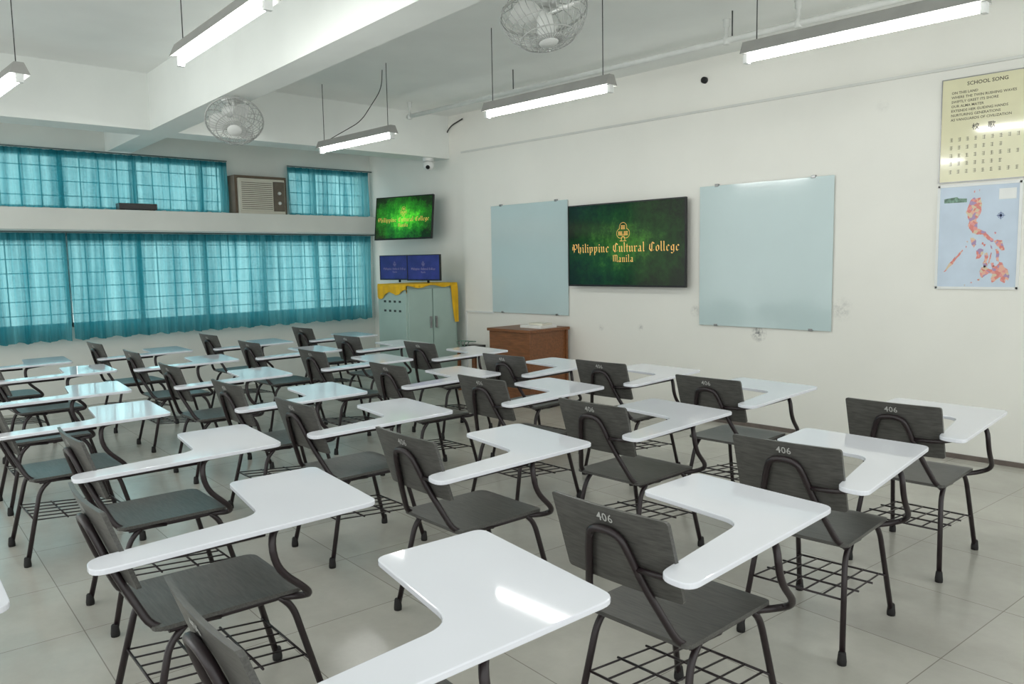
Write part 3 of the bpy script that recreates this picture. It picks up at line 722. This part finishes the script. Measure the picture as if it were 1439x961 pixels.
# ---------------------------------------------------------------- fans
def make_fan(dz, deep=1.0, R=.235, grp='caged orbit fans'):
    t = thing('orbit_fan', 'x', 'fan', group=grp)
    bm = lathe(B(), [(.07,-.03),(.09,-.02),(.095,0)], 20)
    obj('mount', bm, M['fan'], t)
    for s in (-1, 1): obj('bracket_arm', tube(B(), fillet([(s*.05,0,-.02),(s*.095,0,-.04),(s*.095,0,-dz-.01),(s*.07,0,-dz-.02)], .03), .012, 8), M['fan'], t)
    if dz > .15: obj('neck', tube(B(), [(0,0,-.02),(0,0,-dz+.05)], .018, 10), M['fan'], t)
    hd = bpy.data.objects.new('head', None); C.objects.link(hd); hd.parent = t; hd.location = (0,0,-dz)
    obj('motor_housing', lathe(B(), [(.03,.075),(.07,.07),(.095,.04),(.095,-.01),(.07,-.04)], 20), M['fan'], hd)
    bm = B(); d = deep
    fr = [(R,-.06),(R*.95,-.06-.035*d),(R*.82,-.06-.075*d),(R*.63,-.06-.105*d),(R*.4,-.06-.118*d),(.05,-.06-.12*d)]; rr_ = [(R,-.06),(R*.93,-.025),(R*.7,.0),(.075,.005)]
    for k in range(38):
        a = 2*PI*k/38
        tube(bm, [(r*math.cos(a+.5*(1-r/R)), r*math.sin(a+.5*(1-r/R)), z) for r, z in fr], .0023, 4)
        if k % 2 == 0: tube(bm, [(r*math.cos(a), r*math.sin(a), z) for r, z in rr_], .0026, 4)
    for r, z, q in ((R,-.06,.007),(R*.63,-.06-.105*d,.004),(R*.4,-.06-.118*d,.003),(R*.7,.0,.003),(R*.86,-.06-.065*d,.002)):
        tube(bm, [(r*math.cos(2*PI*k/40), r*math.sin(2*PI*k/40), z) for k in range(40)], q, 5, True)
    obj('guard', bm, M['fanwire'], hd)
    zb = -.06-.12*d
    obj('hub', lathe(B(), [(.01,zb-.007),(.05,zb-.005),(.055,zb+.002),(.045,-.1),(.03,-.03)], 16), M['fan'], hd)
    for k in range(3):
        bm = B(); rot = Matrix.Rotation(2*PI*k/3, 4, 'Z') @ Matrix.Translation((0,0,-.075)) @ Matrix.Rotation(.4, 4, 'X') @ Matrix.Scale(R/.235, 4)
        prism(bm, round_poly([(.03,-.03),(.12,-.085),(.2,-.07),(.205,.05),(.12,.075),(.03,.03)], [.01,.04,.04,.04,.04,.01], 4), -.002, .002, rot)
        obj('blade', bm, M['fan'], hd)
    return t, hd
fan, hd = make_fan(.12, 1.0, .21)
xf = -5.97; fan.location = (xf, by(xf)+.125, ZB); fan.rotation_euler = (0,0,math.radians(-27)); fan['label'] = 'grey caged fan under the beam at the left, near the window side'
hd.rotation_euler = (math.radians(44), 0, math.radians(-90))
f2, hd2 = make_fan(.40, 1.4); pf = at(762, 25, 1, 3.18); f2.location = (pf.x, 3.18, ZC); f2['label'] = 'grey caged fan at the top centre, cut off by the top edge'
hd2.rotation_euler = (math.radians(14), 0, math.radians(-100))

# ---------------------------------------------------------------- sprinkler pipe, cables
YP, ZP = 5.3, 3.07
p0 = at(573,171,1,YP)
t = thing('sprinkler_pipe', 'off-white sprinkler pipe running under the ceiling along the whiteboard wall', 'pipe', (0, YP, ZP))
obj('pipe', tube(B(), [(p0.x,0,0),(XR-.1,0,0)], .022, 12), M['pipe'], t)
for u, v in ((576,160),(1021,50),(1122,20)):
    x = at(u, v, 1, YP).x
    obj('sprinkler_head', lathe(B(), [(.022,-.03),(.026,-.02),(.026,.02),(.014,.03),(.014,.09),(.024,.1),(.024,.14),(.03,.145),(.03,.15)], 12, Matrix.Translation((x,0,0))), M['pipe'], t)
for x in (-5.5, -3.2, -.9):
    obj('hanger', tube(B(), [(x,0,.018),(x,0,ZC-ZP)], .005, 6), M['cable'], t)
q = at(625,215,1,YB-.02)
tag(obj('cable', tube(B(), fillet([(q.x+.35,YB-.02,3.2),(q.x+.1,YB-.02,3.14),(q.x,YB-.02,3.0),(q.x+.01,YB-.02,2.78)], .1), .008, 6), M['cable']), 'dark cable curving down the wall beside the beam end', 'cable')
q = at(537,98,2,ZC)
tag(obj('cable', tube(B(), fillet([(q.x,q.y,ZC),(q.x-.02,q.y,3.1),(q.x-.35,q.y-.02,2.85),(q.x-.75,YL,ZL+.045)], .1), .004, 6), M['cable']), 'thin dark cable from the ceiling to the lamp before the corner television', 'cable')

# ---------------------------------------------------------------- air conditioner and box on the band
XA = -9.27
ya = at(336,270,0,XA).y; yb = at(401,270,0,XA).y; wd = yb-ya
t = thing('air_conditioner', 'beige window air conditioner between the short teal curtains', 'air conditioner', (XA, (ya+yb)/2, 2.12), PI/2)
ht = .43
obj('casing', boxb(-wd/2, wd/2, .012, .225, 0, ht), M['ac'], t, bevel=.008)
g = obj('front_grille', boxb(-wd/2+.012, wd*.22, -.004, .012, .04, ht-.03), M['ac'], t, bevel=.004)
bm = B()
for k in range(14): box(bm, -wd/2+.03, wd*.2, -.008, -.003, .06+.024*k, .067+.024*k)
obj('slats', bm, M['acdark'], g)
c = obj('control_panel', boxb(wd*.24, wd/2-.012, -.002, .012, .04, ht-.03), M['acdark'], t, bevel=.004)
for k in range(2): obj('knob', lathe(B(), [(.022,0),(.02,.018),(.004,.02)], 14, Matrix.Translation((wd*.36,-.002,.14+.12*k)) @ Matrix.Rotation(PI/2,4,'X')), M['white'], c)
struct('trim_5', boxb(-9.56, -9.50, 4.22, 5.10, 2.12, 2.74), M['leftwall'])      # board closing the window round the unit
bm = boxb(-9.5, -9.31, ya-.035, yb+.035, 2.12+ht+.004, 2.12+ht+.034)              # wooden surround of the unit
box(bm, -9.5, -9.31, ya-.035, ya-.005, 2.12, 2.12+ht+.004); box(bm, -9.5, -9.31, yb+.005, yb+.035, 2.12, 2.12+ht+.004)
struct('trim_6', bm, M['rod'])
p = at(193,289,0,-9.25)
t = thing('receiver_box', 'flat dark electronic box lying on the concrete band before the curtain', 'electronics', (-9.27, p.y, 2.12), PI/2)
obj('case', boxb(-.2,.2,-.06,.06,.008,.075), M['black'], t, bevel=.004)
for s in (-1,1): obj('foot', boxb(s*.16-.02,s*.16+.02,-.05,.05,0,.008), M['rubber'], t)
